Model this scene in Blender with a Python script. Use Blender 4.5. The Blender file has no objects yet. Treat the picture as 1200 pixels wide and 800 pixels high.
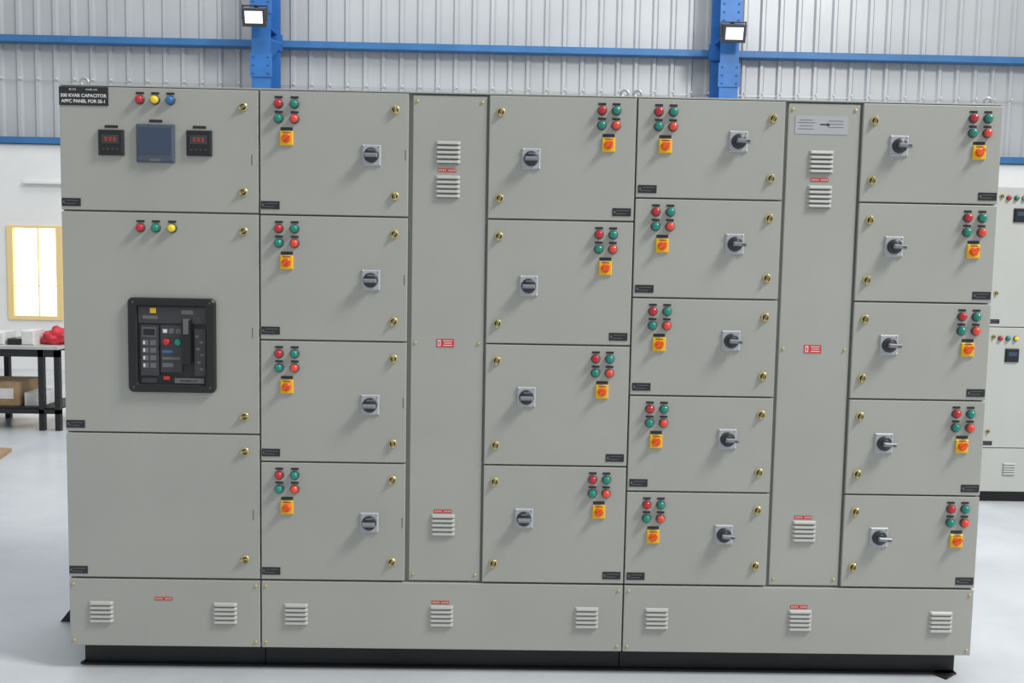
import bpy, math, random
from mathutils import Matrix, Vector
random.seed(4)
scene=bpy.context.scene
COL=scene.collection
try:
    scene.view_settings.view_transform='Standard'
except Exception: pass

# ---------------------------------------------------------------- materials
def mat(name,col,rough=0.5,metal=0.0,emit=0.0,var=0.0,vscale=8.0,bump=0.0,bscale=300.0,spec=None,coat=0.0):
    m=bpy.data.materials.new(name); m.use_nodes=True
    nt=m.node_tree; b=nt.nodes['Principled BSDF']
    b.inputs['Base Color'].default_value=(*col,1)
    b.inputs['Roughness'].default_value=rough
    b.inputs['Metallic'].default_value=metal
    if spec is not None: b.inputs['Specular IOR Level'].default_value=spec
    if coat: b.inputs['Coat Weight'].default_value=coat
    if emit:
        b.inputs['Emission Color'].default_value=(*col,1); b.inputs['Emission Strength'].default_value=emit
    tc=nt.nodes.new('ShaderNodeTexCoord')
    if var:
        n=nt.nodes.new('ShaderNodeTexNoise'); n.inputs['Scale'].default_value=vscale; n.inputs['Detail'].default_value=5
        nt.links.new(tc.outputs['Object'],n.inputs['Vector'])
        r=nt.nodes.new('ShaderNodeValToRGB')
        r.color_ramp.elements[0].position=0.3; r.color_ramp.elements[1].position=0.7
        r.color_ramp.elements[0].color=(*[max(0,c*(1-var)) for c in col],1)
        r.color_ramp.elements[1].color=(*[min(1,c*(1+var)) for c in col],1)
        nt.links.new(n.outputs['Fac'],r.inputs['Fac']); nt.links.new(r.outputs['Color'],b.inputs['Base Color'])
    if bump:
        n2=nt.nodes.new('ShaderNodeTexNoise'); n2.inputs['Scale'].default_value=bscale
        nt.links.new(tc.outputs['Object'],n2.inputs['Vector'])
        bp=nt.nodes.new('ShaderNodeBump'); bp.inputs['Strength'].default_value=bump; bp.inputs['Distance'].default_value=0.002
        nt.links.new(n2.outputs['Fac'],bp.inputs['Height']); nt.links.new(bp.outputs['Normal'],b.inputs['Normal'])
    return m
M={}
M['paint']=mat('pebble_grey_powder_coat',(0.390,0.395,0.360),0.38,var=0.04,vscale=2.2,bump=0.12,bscale=220)
M['paint2']=mat('light_grey_powder_coat',(0.50,0.51,0.48),0.40,var=0.03,vscale=3)
M['louv_toplit']=mat('louver_grey_toplit',(0.46,0.465,0.435),0.40)  # panel grey made lighter: light from above on the slats, put into the colour
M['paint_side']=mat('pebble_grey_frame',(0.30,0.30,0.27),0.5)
M['black']=mat('black_plastic',(0.012,0.012,0.014),0.4)
M['base']=mat('black_channel_paint',(0.012,0.013,0.014),0.55,var=0.3,vscale=5)
M['label']=mat('black_label_laminate',(0.02,0.02,0.024),0.35)
M['white']=mat('white_print',(0.75,0.75,0.75),0.5)
M['red']=mat('red_lens',(0.50,0.012,0.02),0.25,coat=0.5,emit=0.1)
M['orangered']=mat('orange_red_lens',(0.75,0.06,0.03),0.25,coat=0.5,emit=0.12)
M['green']=mat('teal_green_lens',(0.0,0.23,0.17),0.25,coat=0.5,emit=0.1)
M['yellow']=mat('yellow_lens',(0.85,0.6,0.02),0.3,coat=0.5,emit=0.12)
M['blue']=mat('blue_lens',(0.02,0.13,0.36),0.25,coat=0.5,emit=0.12)
M['bezel']=mat('dark_bezel',(0.06,0.06,0.065),0.35)
M['swy']=mat('switch_yellow_plate',(0.88,0.52,0.01),0.4)
M['swr']=mat('switch_orange_knob',(0.82,0.11,0.01),0.4)
M['plate']=mat('handle_plate_grey',(0.44,0.46,0.49),0.4)
M['lever']=mat('handle_lever_grey',(0.22,0.235,0.26),0.35)
M['dial']=mat('handle_dial_dark',(0.03,0.03,0.035),0.35)
M['brass']=mat('brass_lock',(0.60,0.50,0.22),0.35,metal=0.6)
M['danger']=mat('danger_red_label',(0.6,0.05,0.04),0.5)
M['digits']=mat('red_led_digits',(0.6,0.04,0.02),0.4,emit=0.2)
M['lcd']=mat('blue_grey_lcd',(0.045,0.07,0.12),0.25)
M['lcdf']=mat('meter_blue_grey_case',(0.07,0.09,0.13),0.35)
M['darkgrey']=mat('dark_grey_plastic',(0.045,0.045,0.05),0.4)
M['midgrey']=mat('mid_grey_plastic',(0.14,0.14,0.145),0.4)
M['film']=mat('clear_film_label',(0.44,0.45,0.46),0.2)
M['steel']=mat('zinc_steel',(0.5,0.5,0.5),0.35,metal=0.8)
M['colblue']=mat('column_blue_paint',(0.03,0.16,0.46),0.45,var=0.15,vscale=4)
M['girt']=mat('girt_blue_paint',(0.035,0.16,0.38),0.45,var=0.1,vscale=3)
M['sheet']=mat('galvalume_sheet',(0.48,0.495,0.505),0.42,metal=0.15,var=0.06,vscale=1.2)
M['plaster']=mat('white_painted_masonry',(0.82,0.82,0.80),0.8,var=0.04,vscale=2)
M['lamp']=mat('floodlight_lens',(0.9,0.95,1.0),0.3,emit=0.45)
M['pane_glow']=mat('window_pane_daylight_glow',(1.0,0.98,0.93),0.4,emit=1.8)  # pane emits by itself, standing in for daylight coming through the window
M['winframe']=mat('window_yellow_frame',(0.92,0.68,0.30),0.5)
M['wood']=mat('cardboard_brown',(0.36,0.24,0.13),0.8,var=0.15,vscale=10)
M['tabletop']=mat('bench_top_grey',(0.45,0.46,0.45),0.5,var=0.15,vscale=6)
M['redbag']=mat('red_fabric',(0.6,0.03,0.05),0.6,var=0.3,vscale=25)
M['whitebox']=mat('white_component',(0.7,0.7,0.68),0.6,var=0.1,vscale=12)

def floor_mat():
    m=bpy.data.materials.new('polished_concrete'); m.use_nodes=True
    nt=m.node_tree; b=nt.nodes['Principled BSDF']
    tc=nt.nodes.new('ShaderNodeTexCoord')
    n=nt.nodes.new('ShaderNodeTexNoise'); n.inputs['Scale'].default_value=0.9; n.inputs['Detail'].default_value=8; n.inputs['Roughness'].default_value=0.65
    nt.links.new(tc.outputs['Object'],n.inputs['Vector'])
    r=nt.nodes.new('ShaderNodeValToRGB')
    r.color_ramp.elements[0].position=0.3; r.color_ramp.elements[1].position=0.72
    r.color_ramp.elements[0].color=(0.45,0.475,0.505,1); r.color_ramp.elements[1].color=(0.60,0.63,0.655,1)
    nt.links.new(n.outputs['Fac'],r.inputs['Fac']); nt.links.new(r.outputs['Color'],b.inputs['Base Color'])
    n2=nt.nodes.new('ShaderNodeTexNoise'); n2.inputs['Scale'].default_value=5
    nt.links.new(tc.outputs['Object'],n2.inputs['Vector'])
    mr=nt.nodes.new('ShaderNodeMapRange'); mr.inputs['To Min'].default_value=0.22; mr.inputs['To Max'].default_value=0.48
    nt.links.new(n2.outputs['Fac'],mr.inputs['Value']); nt.links.new(mr.outputs['Result'],b.inputs['Roughness'])
    return m
M['floor']=floor_mat()

# ---------------------------------------------------------------- mesh builder
class MB:
    def __init__(s): s.v=[];s.f=[];s.m=[];s.sm=[];s.mats=[]
    def mi(s,k):
        if k not in s.mats: s.mats.append(k)
        return s.mats.index(k)
    def add(s,vs,fs,k,smooth=False,T=None):
        o=len(s.v)
        for p in vs:
            p=Vector(p)
            if T is not None: p=T@p
            s.v.append(tuple(p))
        i=s.mi(k)
        for f in fs:
            s.f.append([a+o for a in f]); s.m.append(i); s.sm.append(smooth)
    def box(s,x0,x1,y0,y1,z0,z1,k,T=None):
        vs=[(x,y,z) for x in (x0,x1) for y in (y0,y1) for z in (z0,z1)]
        fs=[(0,1,3,2),(4,6,7,5),(0,4,5,1),(2,3,7,6),(0,2,6,4),(1,5,7,3)]
        s.add(vs,fs,k,False,T)
    def cbox(s,cx,cz,w,h,y0,y1,k,T=None): s.box(cx-w/2,cx+w/2,y0,y1,cz-h/2,cz+h/2,k,T)
    def chamf(s,cx,cz,w,h,yf,yb,c,k,T=None):
        a,b=w/2,h/2
        vs=[(cx+sx*a,yb,cz+sz*b) for sx,sz in ((-1,-1),(1,-1),(1,1),(-1,1))]
        vs+=[(cx+sx*a,yf+c,cz+sz*b) for sx,sz in ((-1,-1),(1,-1),(1,1),(-1,1))]
        vs+=[(cx+sx*(a-c),yf,cz+sz*(b-c)) for sx,sz in ((-1,-1),(1,-1),(1,1),(-1,1))]
        fs=[(8,9,10,11),(3,2,1,0)]
        for i in range(4):
            j=(i+1)%4
            fs+=[(i,j,4+j,4+i),(4+i,4+j,8+j,8+i)]
        s.add(vs,fs,k,False,T)
    def lathe(s,cx,cz,prof,k,n=20,T=None,smooth=True):
        vs=[];fs=[]
        for r,y in prof:
            for i in range(n):
                a=2*math.pi*i/n; vs.append((cx+r*math.cos(a),y,cz+r*math.sin(a)))
        for j in range(len(prof)-1):
            for i in range(n):
                i2=(i+1)%n
                fs.append((j*n+i,j*n+i2,(j+1)*n+i2,(j+1)*n+i))
        fs.append([len(vs)-n+i for i in range(n)])
        s.add(vs,fs,k,smooth,T)
    def obj(s,name,parent=None,bevel=0,loc=(0,0,0)):
        me=bpy.data.meshes.new(name); me.from_pydata(s.v,[],s.f)
        for k in s.mats: me.materials.append(M[k])
        me.polygons.foreach_set('material_index',s.m); me.polygons.foreach_set('use_smooth',s.sm)
        me.update()
        import bmesh
        bm=bmesh.new(); bm.from_mesh(me); bmesh.ops.recalc_face_normals(bm,faces=bm.faces); bm.to_mesh(me); bm.free()
        o=bpy.data.objects.new(name,me); COL.objects.link(o); o.location=loc
        if parent: o.parent=parent
        if bevel:
            b=o.modifiers.new('bevel','BEVEL'); b.width=bevel; b.segments=2; b.limit_method='ANGLE'
        return o
def empty(name,loc=(0,0,0)):
    e=bpy.data.objects.new(name,None); COL.objects.link(e); e.location=loc; e.empty_display_size=0.3; return e
def text(name,body,x,y,z,size,k,parent,align='CENTER',bold=0.0):
    c=bpy.data.curves.new(name,'FONT'); c.body=body; c.size=size; c.align_x=align; c.align_y='CENTER'; c.offset=bold
    c.materials.append(M[k]); c.extrude=0.0003
    o=bpy.data.objects.new(name,c); COL.objects.link(o); o.location=(x,y,z); o.rotation_euler=(math.pi/2,0,0); o.parent=parent
    return o

# ---------------------------------------------------------------- hardware
def lamp(b,x,z,k,lab=True):
    b.lathe(x,z,[(0.0185,0.0),(0.0185,-0.006),(0.0165,-0.009),(0.0150,-0.009)],'bezel',n=20)
    b.lathe(x,z,[(0.0148,-0.006),(0.0148,-0.014),(0.0128,-0.020),(0.0085,-0.0235),(0.003,-0.025)],k,n=20)
    if lab: b.cbox(x,z+0.0250,0.030,0.008,-0.0015,0.0,'label')
def yswitch(b,x,z):
    b.cbox(x,z+0.036,0.046,0.011,-0.0015,0.0,'label')
    b.chamf(x,z,0.050,0.054,-0.008,0,0.003,'swy')
    b.lathe(x,z,[(0.017,-0.008),(0.017,-0.013),(0.015,-0.015)],'swr',n=24)
    T=Matrix.Translation((x,0,z))@Matrix.Rotation(math.radians(-40),4,'Y')
    b.chamf(0,0,0.034,0.011,-0.030,-0.013,0.002,'swr',T)
    b.cbox(x,z+0.0215,0.03,0.003,-0.0085,-0.007,'black')
def handle(b,x,z,long):
    b.chamf(x,z,0.072,0.080,-0.007,0,0.004,'plate')
    for sx in (-1,1):
        for sz in (-1,1): b.lathe(x+sx*0.030,z+sz*0.034,[(0.0035,-0.007),(0.003,-0.009)],'steel',n=8)
    b.lathe(x,z,[(0.0285,-0.007),(0.0285,-0.017),(0.025,-0.021)],'dial',n=32)
    if long:
        b.lathe(x,z,[(0.018,-0.021),(0.017,-0.028),(0.015,-0.030)],'dial',n=28)
        T=Matrix.Translation((x,0,z))@Matrix.Rotation(math.radians(3),4,'Y')
        b.chamf(0.013,0.0,0.052,0.016,-0.042,-0.024,0.004,'lever',T)
        b.cbox(0.028,0.0,0.014,0.003,-0.0428,-0.041,'black',T)
    else:
        b.chamf(x,z-0.002,0.050,0.015,-0.042,-0.020,0.004,'lever')
        b.cbox(x,z+0.019,0.022,0.004,-0.0218,-0.019,'lever')
def lock(b,x,z,ang):
    b.lathe(x,z,[(0.0175,0.0),(0.0175,-0.003),(0.0145,-0.007),(0.0135,-0.007)],'brass',n=20)
    b.lathe(x,z,[(0.0120,-0.006),(0.0115,-0.0085)],'black',n=16)
    T=Matrix.Translation((x,0,z))@Matrix.Rotation(math.radians(ang),4,'Y')
    b.chamf(0,0,0.009,0.034,-0.014,-0.004,0.002,'brass',T)
    b.cbox(0,0,0.003,0.016,-0.0146,-0.013,'black',T)
def nameplate(b,x,z):
    b.cbox(x,z,0.072,0.030,-0.002,0.0,'label')
    b.cbox(x+0.004,z+0.006,0.048,0.0022,-0.0026,-0.002,'midgrey')
    b.cbox(x-0.004,z-0.006,0.040,0.0022,-0.0026,-0.002,'midgrey')
    b.cbox(x-0.028,z,0.006,0.010,-0.0027,-0.002,'midgrey')
def dangerstrip(b,x,z,w=0.07,h=0.013,y=0.0):
    b.cbox(x,z,w,h,y-0.0015,y,'danger')
    n=9
    for i in range(n):
        if i in (4,): continue
        b.cbox(x-w*0.42+w*0.84*i/(n-1),z,w*0.045,h*0.4,y-0.002,y-0.0014,'white')
def dangerlab(b,x,z,y=0.0):
    b.cbox(x,z,0.068,0.032,y-0.0015,y,'danger')
    b.cbox(x-0.024,z,0.012,0.024,y-0.002,y-0.0014,'white'); b.cbox(x-0.024,z,0.005,0.016,y-0.0025,y-0.0019,'danger')
    for dz,w in ((0.009,0.036),(0.0,0.030),(-0.009,0.036)):
        b.cbox(x+0.010,z+dz,w,0.0030,y-0.002,y-0.0014,'white')
def louver(b,x,z,rows=5,w=0.096,pitch=0.0178,y=0.0):
    for r in range(rows):
        zc=z+(r-(rows-1)/2)*pitch; h=0.0145; d=0.010
        vs=[];fs=[]
        prof=[(0.0,h*0.5),(-d*0.45,h*0.42),(-d*0.8,h*0.15),(-d,-h*0.2),(-d,-h*0.45),(0.0,-h*0.5)]
        for xi,sc in ((-w/2,0.15),(-w/2+0.008,1),(w/2-0.008,1),(w/2,0.15)):
            for py,pz in prof: vs.append((x+xi,y+py*sc,zc+pz))
        m=len(prof)
        for c in range(3):
            for i in range(m-1):
                fs.append((c*m+i,c*m+i+1,(c+1)*m+i+1,(c+1)*m+i))
        fs.append(tuple(range(m))); fs.append(tuple(range(3*m,4*m)))
        b.add(vs,fs,'louv_toplit')
        b.box(x-w/2+0.009,x+w/2-0.009,y-0.0075,y-0.0003,zc-h*0.5-0.0012,zc-h*0.5+0.0002,'midgrey')
def screw(b,x,z,y=0.0): b.lathe(x,z,[(0.006,y),(0.006,y-0.003),(0.004,y-0.0045)],'brass',n=12)

G=0.0030
def door(name,P,x0,x1,z0,z1,y0=0.0):
    b=MB(); b.box(x0+G,x1-G,y0,y0+0.021 if y0<0.01 else 0.0215,z0+G,z1-G,'paint')
    return b.obj(name,P,bevel=0.0028)

# ---------------------------------------------------------------- main panel
P=empty('electrical_control_panel')
X=dict(a=0,b=.762,c=1.337,d=1.641,e=2.213,f=2.789,g=3.086,h=3.635)
ZT,PT,ZB=2.3,0.381,0.1
DEP=0.62
b=MB()
for x0,x1 in ((X['a'],X['b']),(X['b'],X['e']),(X['e'],X['h'])):
    b.box(x0+0.001,x1-0.001,0.022,DEP,ZB,ZT,'paint_side')
b.obj('cabinet_body',P,bevel=0.002)
b=MB()
for x0,x1 in ((X['a'],X['b']),(X['b'],X['e']),(X['e'],X['h'])):
    b.box(x0+0.002,x1-0.002,0.004,DEP+0.005,ZT,ZT+0.006,'paint')
b.obj('top_cover',P,bevel=0.001)
b=MB()
for x0,x1 in ((0.028,X['b']-0.002),(X['b']+0.002,X['e']-0.002),(X['e']+0.002,3.606)):
    b.box(x0,x1,0.075,0.083,0.0,0.0995,'base')
    b.box(x0,x1,0.05,0.083,0.092,0.0995,'base'); b.box(x0,x1,0.05,0.083,0,0.008,'base')
    b.box(x0,x1,DEP-0.06,DEP-0.052,0,0.0995,'base')
    b.box(x0,x0+0.008,0.083,DEP-0.06,0,0.0995,'base'); b.box(x1-0.008,x1,0.083,DEP-0.06,0,0.0995,'base')
def wedge(b,pts,z0,z1,k):
    n=len(pts); vs=[(x,y,z0) for x,y in pts]+[(x,y,z1) for x,y in pts]
    fs=[tuple(range(n))[::-1],tuple(range(n,2*n))]+[(i,(i+1)%n,n+(i+1)%n,n+i) for i in range(n)]
    b.add(vs,fs,k)
wedge(b,[(3.60,0.05),(3.60,0.16),(3.51,0.05),(3.54,0.00)],0,0.008,'base')
wedge(b,[(0.04,0.05),(0.04,0.15),(0.015,0.06)],0,0.008,'base')
vs=[(-0.005,0.50,0),(-0.27,0.50,0),(-0.005,0.50,0.34),(-0.005,0.54,0),(-0.27,0.54,0),(-0.005,0.54,0.34)]
b.add(vs,[(0,1,2),(3,5,4),(0,3,4,1),(1,4,5,2),(0,2,5,3)],'base')
b.obj('base_channel',P)

rowsA=[(1.828,2.3),(0.966,1.828),(PT,0.966)]
rows4=[(1.826,2.3),(1.341,1.826),(0.859,1.341),(PT,0.859)]
rows5=[(1.918,2.3),(1.532,1.918),(1.146,1.532),(0.761,1.146),(PT,0.761)]
nd=1
def mk(x0,x1,rows):
    global nd
    for z0,z1 in rows:
        door('door_%d'%nd,P,x0,x1,z0,z1); nd+=1
mk(X['a'],X['b'],rowsA); mk(X['b'],X['c'],rows4); mk(X['d'],X['e'],rows4); mk(X['e'],X['f'],rows5); mk(X['g'],X['h'],rows5)
SY=0.008
door('busbar_chamber_cover_1',P,X['c']+0.010,X['d']-0.003,PT,2.296,SY)
door('busbar_chamber_cover_2',P,X['f']+0.008,X['g']-0.003,PT,2.296,SY)
door('plinth_cover_1',P,0,X['b'],ZB,PT-0.002); door('plinth_cover_2',P,X['b'],X['e'],ZB,PT-0.002); door('plinth_cover_3',P,X['e'],X['h'],ZB,PT-0.002)

lm=MB();sw=MB();hd=MB();lk=MB();npl=MB();lv=MB();dg=MB();sc=MB()
def group(xl,xr,z):
    lamp(lm,xl,z-0.052,'red'); lamp(lm,xr,z-0.052,'green'); lamp(lm,xl,z-0.108,'green'); lamp(lm,xr,z-0.108,'orangered')
    yswitch(sw,(xl+xr)/2,z-0.182)
H2=[2.06,1.581,1.092,.62]; H4=[2.059,1.570,1.133,.646]; H5=[2.141,1.747,1.369,.978,.591]; H7=[2.137,1.749,1.363,.971,.589]
for i,(z0,z1) in enumerate(rows4):
    group(.837,.898,z1); group(2.077,2.132,z1)
    handle(hd,1.193,H2[i],False); handle(hd,1.807,H4[i],False)
    for z in (z1-0.066,z0+0.08):
        lock(lk,1.283,z,35 if i%2 else -10); lock(lk,1.688,z,15)
    nameplate(npl,.804,z0+0.037); nameplate(npl,2.163,z0+0.036)
    dg.box(1.322,1.324,-0.0008,0.0,(z0+z1)/2-0.02,(z0+z1)/2+0.02,'darkgrey')
for i,(z0,z1) in enumerate(rows5):
    group(2.296,2.352,z1); group(3.517,3.574,z1)
    handle(hd,2.607,H5[i],True); handle(hd,3.232,H7[i],True)
    for z in (z1-0.069,z0+0.084):
        lock(lk,2.739,z,20); lock(lk,3.133,z,15)
    nameplate(npl,2.260,z0+0.035); nameplate(npl,3.590,z0+0.032)
for i,(z0,z1) in enumerate(rowsA):
    for z in (z1-0.068,z0+(0.082 if i!=1 else 0.071)): lock(lk,.702,z,60 if z>1.5 else 75)
    nameplate(npl,.042,z0+0.032)
    dg.box(.733,.735,-0.0008,0.0,(z0+z1)/2-0.05,(z0+z1)/2-0.01,'darkgrey')
for x,k in ((.31,'red'),(.368,'yellow'),(.426,'blue')): lamp(lm,x,2.252,k)
for x,k in ((.306,'red'),(.365,'green'),(.427,'yellow')): lamp(lm,x,1.767,k)
lm.obj('indicator_lamps',P); sw.obj('selector_switches',P); hd.obj('isolator_handles',P); lk.obj('door_locks',P)
for z in (2.079,1.948): louver(lv,1.486,z,y=SY)
dangerstrip(dg,1.484,2.010,y=SY); dangerlab(dg,1.485,1.340,SY)
louver(lv,1.484,.613,y=SY); dangerstrip(dg,1.484,.668,y=SY)
for z in (2.072,1.938): louver(lv,2.934,z,y=SY)
dangerstrip(dg,2.932,2.002,y=SY); dangerlab(dg,2.935,1.341,SY)
louver(lv,2.932,.608,y=SY); dangerstrip(dg,2.928,.664,y=SY)
for x in (.129,.62,.902,1.483,2.066,2.348,2.929,3.502): louver(lv,x,.243)
for x,z in ((.377,.299),(1.479,.298),(2.924,.298)): dangerstrip(dg,x,z)
lv.obj('louvers',P); dg.obj('danger_labels',P)
for x0,x1 in ((X['c']+0.03,X['d']-0.025),(X['f']+0.028,X['g']-0.025)):
    for z in (2.27,1.34,0.41):
        for x in (x0,x1): screw(sc,x,z,SY)
for x0,x1 in ((0,.762),(.762,2.213),(2.213,3.635)):
    for x in (x0+0.02,x1-0.02):
        for z in (0.125,0.355): screw(sc,x,z)
sc.obj('cover_screws',P)
npl.box(0.004,0.190,-0.003,0.0,2.226,2.2955,'label')
npl.obj('nameplates',P)
text('title_line_1','500 KVAR CAPACITOR',0.097,-0.0034,2.262,0.0172,'white',P,bold=0.0004)
text('title_line_2','APFC PANEL FOR SS-1',0.097,-0.0034,2.241,0.0172,'white',P,bold=0.0004)
text('title_line_3','SR NO.              PANEL NO.',0.097,-0.0034,2.285,0.009,'white',P)
b=MB()
for x,z in ((.2,2.088),(.535,2.092)):
    b.chamf(x,z,.096,.096,-0.014,0,0.006,'black'); b.cbox(x,z+0.012,.066,.034,-0.0155,-0.014,'darkgrey')
    for i in range(3): b.cbox(x-0.016+i*0.016,z+0.012,.008,.014,-0.0165,-0.0155,'digits')
    for i in range(3): b.cbox(x-0.016+i*0.016,z+0.012,.004,.009,-0.017,-0.0164,'darkgrey')
    for i in range(4): b.cbox(x-0.027+i*0.018,z-0.026,.010,.008,-0.016,-0.014,'darkgrey')
    b.cbox(x,z+0.061,.05,.010,-0.0015,0,'label')
b.chamf(.369,2.088,.144,.144,-0.016,0,0.007,'lcdf'); b.cbox(.369,2.096,.118,.098,-0.0175,-0.016,'lcd')
b.cbox(.369,2.025,.045,.010,-0.0185,-0.016,'midgrey')
b.cbox(.369,2.173,.05,.010,-0.0015,0,'label')
b.obj('panel_meters',P)
# air circuit breaker
b=MB()
def ax(px): return .256+(px-151)/103*.337
def az(py): return 1.498-(py-348)/112*.368
def rrect(cx,cz,w,h,r,n=6):
    pts=[]
    for sx,sz,a0 in ((1,1,0),(-1,1,90),(-1,-1,180),(1,-1,270)):
        for i in range(n+1):
            a=math.radians(a0+90*i/n); pts.append((cx+sx*(w/2-r)+r*math.cos(a),cz+sz*(h/2-r)+r*math.sin(a)))
    return pts
def ring(b,o,i,yo,yi,k):
    n=len(o); vs=[(x,yo,z) for x,z in o]+[(x,yi,z) for x,z in i]
    b.add(vs,[(j,(j+1)%n,n+(j+1)%n,n+j) for j in range(n)],k)
cx,cz=(.256+.593)/2,(1.13+1.498)/2
O=rrect(cx,cz,.337,.368,.020); O2=rrect(cx,cz,.325,.356,.016); I2=rrect(cx,cz,.272,.312,.010); I3=rrect(cx,cz,.268,.308,.008)
ring(b,O,O,0.0,-0.014,'black'); ring(b,O,O2,-0.014,-0.020,'black'); ring(b,O2,I2,-0.020,-0.020,'black'); ring(b,I2,I3,-0.020,-0.004,'darkgrey')
b.add([(x,-0.004,z) for x,z in I3],[tuple(range(len(I3)))],'black')
for sx in (-1,1):
    for sz in (-1,1): b.lathe(cx+sx*.148,cz+sz*.165,[(0.006,-0.020),(0.005,-0.022)],'darkgrey',n=10)
def ab(x0,x1,y0,y1,k,yf,yb=-0.004): b.box(ax(x0),ax(x1),yf,yb,az(y1),az(y0),k)
ab(163,243,359,378,'darkgrey',-0.010)
ab(166,187,380,440,'darkgrey',-0.014); ab(189,214,380,436,'darkgrey',-0.010)
ab(216,226,374,425,'black',-0.030); ab(218,224,372,390,'midgrey',-0.034)
ab(229,242,384,440,'darkgrey',-0.009)
ab(177,184,360,366,'swy',-0.011); ab(168,186,369,373,'midgrey',-0.011); ab(214,228,362,367,'midgrey',-0.011)
ab(168,184,383,394,'midgrey',-0.015); ab(169,183,384.5,392.5,'black',-0.0155)
for rr in range(4):
    for c in range(2): ab(168+c*9,175+c*9,398+rr*9,404+rr*9,'midgrey',-0.015)
for rr in range(4): ab(169,171,399+rr*9,403+rr*9,'white',-0.0155)
for i in range(3): ab(191+i*8,197+i*8,384,390,'midgrey',-0.011)
ab(192,197,385,389,'white',-0.0115)
b.lathe(ax(196),az(400),[(0.013,-0.010),(0.013,-0.018),(0.010,-0.021)],'red',n=18)
b.lathe(ax(210),az(400),[(0.013,-0.010),(0.013,-0.018),(0.010,-0.021)],'green',n=18)
ab(191,203,410,413,'blue',-0.011); ab(191,212,418,421,'midgrey',-0.011); ab(191,204,425,430,'midgrey',-0.011)
for i,(x,y) in enumerate([(232,393),(237,400),(233,408),(238,415),(234,424),(237,432)]): ab(x-2,x+2,y-1.3,y+1.3,'midgrey',-0.0095)
ab(205,240,443,449,'midgrey',-0.010); ab(166,184,443,449,'darkgrey',-0.009); ab(192,199,441,445,'danger',-0.010)
b.obj('air_circuit_breaker',P)
text('breaker_label','INCOMER ACB',ax(222),-0.0105,az(446.2),0.010,'black',P)
b=MB(); b.cbox(2.930,2.212,.205,.070,SY-0.0015,SY,'film')
for dz,w in ((0.018,.05),(0.008,.07),(-0.004,.05),(-0.016,.06)): b.cbox(2.930-.06,2.212+dz,w,.002,SY-0.002,SY-0.0014,'midgrey')
for dz in (0.016,0.004,-0.008): b.cbox(2.930+.055,2.212+dz,.06,.002,SY-0.002,SY-0.0014,'midgrey')
b.cbox(2.94,2.214,.03,.005,SY-0.0022,SY-0.0014,'darkgrey'); b.lathe(2.956,2.214,[(0.007,SY-0.001),(0.006,SY-0.0024)],'darkgrey',n=12)
b.obj('instruction_label',P)
import bmesh
def eye(name,x,y,z,P,R=0.014,r=0.005):
    b=MB(); b.box(x-0.012,x+0.012,y-0.012,y+0.012,z,z+0.008,'steel')
    vs=[];fs=[];N=20;n=8
    for i in range(N):
        a=2*math.pi*i/N
        for j in range(n):
            t=2*math.pi*j/n; rr=R+r*math.cos(t); vs.append((x+rr*math.cos(a),y+r*math.sin(t),z+R+0.004+rr*math.sin(a)))
    for i in range(N):
        for j in range(n):
            fs.append((i*n+j,i*n+(j+1)%n,((i+1)%N)*n+(j+1)%n,((i+1)%N)*n+j))
    b.add(vs,fs,'steel',True); b.obj(name,P)
for i,(x,y) in enumerate(((.075,.06),(2.17,.06),(2.22,.06),(3.60,.06))): eye('lifting_eye_%d'%(i+1),x,y,ZT+0.006,P)

# ---------------------------------------------------------------- second panel behind at right
Q=empty('electrical_control_panel.001',(5.17,2.94,0))
b=MB()
for i in range(3): b.box(i*.62+0.001,(i+1)*.62-0.001,0.022,0.6,0.08,2.26,'paint_side')
b.obj('cabinet_body',Q,bevel=0.002)
b=MB(); b.box(0.01,1.85,0.05,0.55,0,0.08,'base'); b.obj('base_channel',Q)
k=1
for i in range(3):
    for z0,z1 in ((0.08,.40),(.40,1.27),(1.27,2.26)):
        b=MB(); b.box(i*.62+G,(i+1)*.62-G,0,0.0215,z0+G,z1-G,'paint2'); b.obj('door_%d'%k,Q,bevel=0.0028); k+=1
b=MB()
for i in range(3):
    o=i*.62
    for zt in (2.26,1.27):
        for dx,kk in ((.10,'red'),(.155,'green'),(.21,'yellow')): lamp(b,o+dx,zt-0.08,kk,False)
        b.chamf(o+.19,zt-.20,.096,.096,-0.014,0,0.006,'black'); b.cbox(o+.19,zt-.19,.06,.03,-0.0155,-0.014,'lcd')
        lock(b,o+.05,zt-.07,10); lock(b,o+.58,zt-.07,10); lock(b,o+.05,zt-.75,10); lock(b,o+.58,zt-.75,10)
        handle(b,o+.41,zt-.42,True)
    nameplate(b,o+.05,1.31); nameplate(b,o+.05,.435)
    louver(b,o+.22,.25); louver(b,o+.45,.25)
b.obj('door_hardware',Q)

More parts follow.
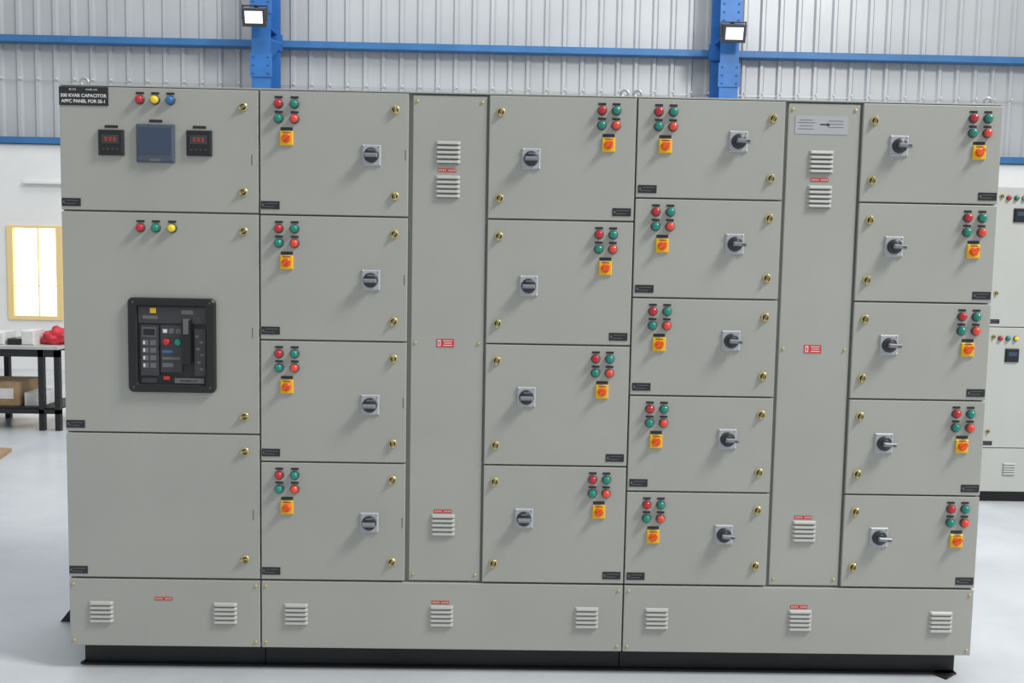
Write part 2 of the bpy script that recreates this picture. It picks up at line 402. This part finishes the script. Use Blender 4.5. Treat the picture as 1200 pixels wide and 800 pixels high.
# ---------------------------------------------------------------- building
WY=10.0
def slab(name,x0,x1,y0,y1,z0,z1,k):
    b=MB(); b.box(x0,x1,y0,y1,z0,z1,k); return b.obj(name)
slab('floor',-14,20,-9,WY+0.5,-0.1,0.0,'floor')
wx0,wx1,wz0,wz1=-5.36,-4.58,0.72,2.07
b=MB()
b.box(-14,wx0,WY,WY+0.2,0,3.22,'plaster'); b.box(wx1,20,WY,WY+0.2,0,3.22,'plaster')
b.box(wx0,wx1,WY,WY+0.2,0,wz0,'plaster'); b.box(wx0,wx1,WY,WY+0.2,wz1,3.22,'plaster')
wall=b.obj('wall_back')
b=MB(); t=.07
b.box(wx0,wx0+t*1.2,WY-0.03,WY+0.12,wz0,wz1,'winframe'); b.box(wx1-t*1.2,wx1,WY-0.03,WY+0.12,wz0,wz1,'winframe')
b.box(wx0+t*1.2,wx1-t*1.2,WY-0.03,WY+0.12,wz0,wz0+t*0.8,'winframe'); b.box(wx0+t*1.2,wx1-t*1.2,WY-0.03,WY+0.12,wz1-t*.5,wz1,'winframe')
xx=wx0+(wx1-wx0)*.55; b.box(xx-.008,xx+.008,WY,WY+0.03,wz0+t*.8,wz1-t*.5,'winframe')
b.box(wx0+t,wx1-t,WY+0.005,WY+0.02,1.2,1.213,'winframe')
b.box(wx0+t,wx1-t,WY+0.05,WY+0.06,wz0+t*.5,wz1-t*.4,'pane_glow')
b.obj('window_1')
b=MB(); vs=[];fs=[];p=0.26;x=-14.0;prof=[]
while x<20:
    prof+=[(x,0),(x+0.165,0),(x+0.19,-0.035),(x+0.235,-0.035)]; x+=p
for z in (3.15,9.0):
    for px,py in prof: vs.append((px,WY+0.16+py,z))
n=len(prof)
for i in range(n-1): fs.append((i,i+1,n+i+1,n+i))
b.add(vs,fs,'sheet')
for z in (4.17,5.7):
    x=-8.0
    while x<14: b.box(x+.205,x+.222,WY+0.10,WY+0.125,z-.012,z+.012,'white'); x+=p
    b.box(-14,20,WY+0.119,WY+0.1245,z-.035,z-.028,'steel')
b.obj('wall_back_cladding')
def girt(name,z):
    b=MB(); b.box(-14,20,WY-0.06,WY-0.052,z-.045,z+.045,'girt'); b.box(-14,20,WY-0.052,WY+0.12,z+.037,z+.045,'girt'); b.box(-14,20,WY-0.052,WY+0.12,z-.045,z-.037,'girt'); b.obj(name)
girt('trim_1',3.275); girt('trim_2',4.69); girt('trim_3',6.2)
def column(name,x):
    b=MB()
    b.box(x-.13,x+.13,WY-0.50,WY-0.485,0,9,'colblue'); b.box(x-.17,x+.17,WY-0.085,WY-0.07,0,9,'colblue'); b.box(x-.006,x+.006,WY-0.485,WY-0.085,0,9,'colblue')
    b.box(x-.19,x+.19,WY-0.52,WY-0.07,0,0.02,'colblue')
    z=.6
    while z<9:
        b.box(x-.125,x+.125,WY-0.485,WY-0.085,z,z+.012,'colblue'); z+=1.4
    for zz in (3.275,4.69,6.2):
        b.box(x-.20,x+.20,WY-0.11,WY-0.085,zz-.11,zz+.11,'colblue')
        wv=[(x+.006,WY-.48,zz-.02),(x+.21,WY-.12,zz-.02),(x+.006,WY-.12,zz-.30),(x+.006,WY-.48,zz-.0),(x+.21,WY-.12,zz-.0),(x+.006,WY-.12,zz+.0)]
        b.add(wv,[(0,1,2),(3,5,4),(0,3,4,1),(1,4,5,2),(0,2,5,3)],'colblue')
    for zz in (4.3,5.15):
        b.box(x-.15,x+.15,WY-0.515,WY-0.50,zz-.16,zz+.16,'colblue')
        for sx in (-1,1):
            for dz in (-.11,0,.11): b.lathe(x+sx*.10,zz+dz,[(0.014,WY-.515),(0.013,WY-.53)],'girt',n=6)
    return b.obj(name)
c1=column('steel_column',-1.60); c2=column('steel_column.001',4.83)
def flood(name,x,z,y=WY-0.72):
    b=MB()
    T=Matrix.Translation((x,y,z))@Matrix.Rotation(math.radians(14),4,'X')
    b.chamf(0,0,.32,.24,-0.05,0.03,0.012,'darkgrey',T); b.cbox(0,0,.235,.155,-0.054,-0.048,'lamp',T)
    for i in range(7): b.cbox(-.12+.04*i,0,.008,.2,0.03,0.06,'darkgrey',T)
    b.box(x-.17,x-.16,y-.01,y+.05,z-.03,z+.16,'darkgrey'); b.box(x+.16,x+.17,y-.01,y+.05,z-.03,z+.16,'darkgrey'); b.box(x-.17,x+.17,y+.0,y+.04,z+.15,z+.16,'darkgrey')
    b.box(x-.02,x+.02,y+.02,WY-.5295,z+.15,z+.17,'darkgrey')
    b.obj(name)
flood('floodlight',-1.63,4.88); flood('floodlight.001',4.82,4.81)
b=MB(); b.box(-5.1,-4.3,WY-0.05,WY,2.66,2.70,'white'); b.box(-5.08,-4.32,WY-0.085,WY-0.05,2.665,2.695,'plaster'); b.obj('tube_light',wall)

# ---------------------------------------------------------------- workbench at left
W=empty('workbench',(-2.42,5.15,0))
b=MB()
b.box(-1.7,0,0,.75,.77,.80,'tabletop'); b.obj('bench_top',W,bevel=.003)
b=MB()
for x in (-1.68,-.86,-.05):
    for y in (0.02,.68): b.box(x,x+.05,y,y+.05,0,.77,'base')
b.box(-.20,-.15,.02,.07,0,.77,'base')
b.box(-1.68,-.0,.02,.06,.70,.77,'base'); b.box(-1.68,0,.68,.72,.70,.77,'base')
b.box(-1.68,0,.02,.06,.16,.20,'base'); b.box(-1.68,0,.68,.72,.16,.20,'base')
b.obj('bench_frame',W)
b=MB(); b.box(-1.65,-.02,.05,.70,.20,.215,'base'); b.obj('bench_shelf',W)
b=MB()
for i,(x,w,h,kk) in enumerate([(-.66,.20,.12,'whitebox'),(-.47,.13,.06,'black'),(-.34,.12,.14,'whitebox'),(-.95,.2,.14,'whitebox')]):
    b.chamf(x,.80+h/2,w,h,.12,.35,.01,kk)
b.obj('component_boxes',W)
b=MB(); b.box(-.95,-.45,.15,.60,.215,.44,'wood'); b.box(-.40,-.24,.16,.5,.215,.34,'whitebox'); b.box(-.9,-.5,.145,.152,.28,.38,'whitebox'); b.obj('storage_boxes',W)
bm=bmesh.new(); bmesh.ops.create_icosphere(bm,subdivisions=4,radius=1)
from mathutils import noise
for v in bm.verts:
    n=noise.noise(v.co*2.2)*0.35+noise.noise(v.co*6)*0.15
    v.co*= (1+n); v.co=Vector((v.co.x*.15,v.co.y*.12,max(v.co.z,-.6)*.10))
me=bpy.data.meshes.new('red_bag'); bm.to_mesh(me); bm.free(); me.materials.append(M['redbag'])
for q in me.polygons: q.use_smooth=True
o=bpy.data.objects.new('red_bag',me); COL.objects.link(o); o.parent=W; o.location=(-.12,.3,.860)
b=MB()
wedge(b,[(-2.75,3.8),(-2.28,3.75),(-2.38,4.2),(-2.9,4.3)],0,.03,'wood')
b.obj('cardboard_sheet')

# ---------------------------------------------------------------- lights
w=bpy.data.worlds.new('World'); scene.world=w; w.use_nodes=True
bg=w.node_tree.nodes['Background']; bg.inputs['Color'].default_value=(0.95,0.98,1.0,1); bg.inputs['Strength'].default_value=0.56
def area(name,loc,sx,sy,p,col,t):
    l=bpy.data.lights.new(name,'AREA'); l.shape='RECTANGLE'; l.size=sx; l.size_y=sy; l.energy=p; l.color=col
    o=bpy.data.objects.new(name,l); COL.objects.link(o); o.location=loc
    o.rotation_euler=(Vector(t)-o.location).to_track_quat('-Z','Y').to_euler(); return o
area('skylight_front',(9.5,-3.2,10.5),2.6,2.6,1400,(1,.99,.97),(1.8,0,1.0))
area('skylight_rear',(2,6,9.0),12,4,480,(.95,.98,1),(2,5.5,0))

# ---------------------------------------------------------------- camera
pitch,yaw,roll=0.0827,0.0166,0.0186
cp,sp=math.cos(pitch),math.sin(pitch);cy,sy=math.cos(yaw),math.sin(yaw)
f=Vector((sy*cp,cy*cp,-sp)); r=Vector((cy,-sy,0)); u=r.cross(f)
c,s=math.cos(roll),math.sin(roll)
r2=c*r+s*u; u2=-s*r+c*u
cd=bpy.data.cameras.new('camera'); cd.sensor_width=36; cd.lens=33.0; cd.clip_end=100
co=bpy.data.objects.new('camera',cd); COL.objects.link(co)
Mx=Matrix((r2,u2,-f)).transposed().to_4x4(); Mx.translation=Vector((1.6857,-3.6672,1.6552))
co.matrix_world=Mx
scene.camera=co
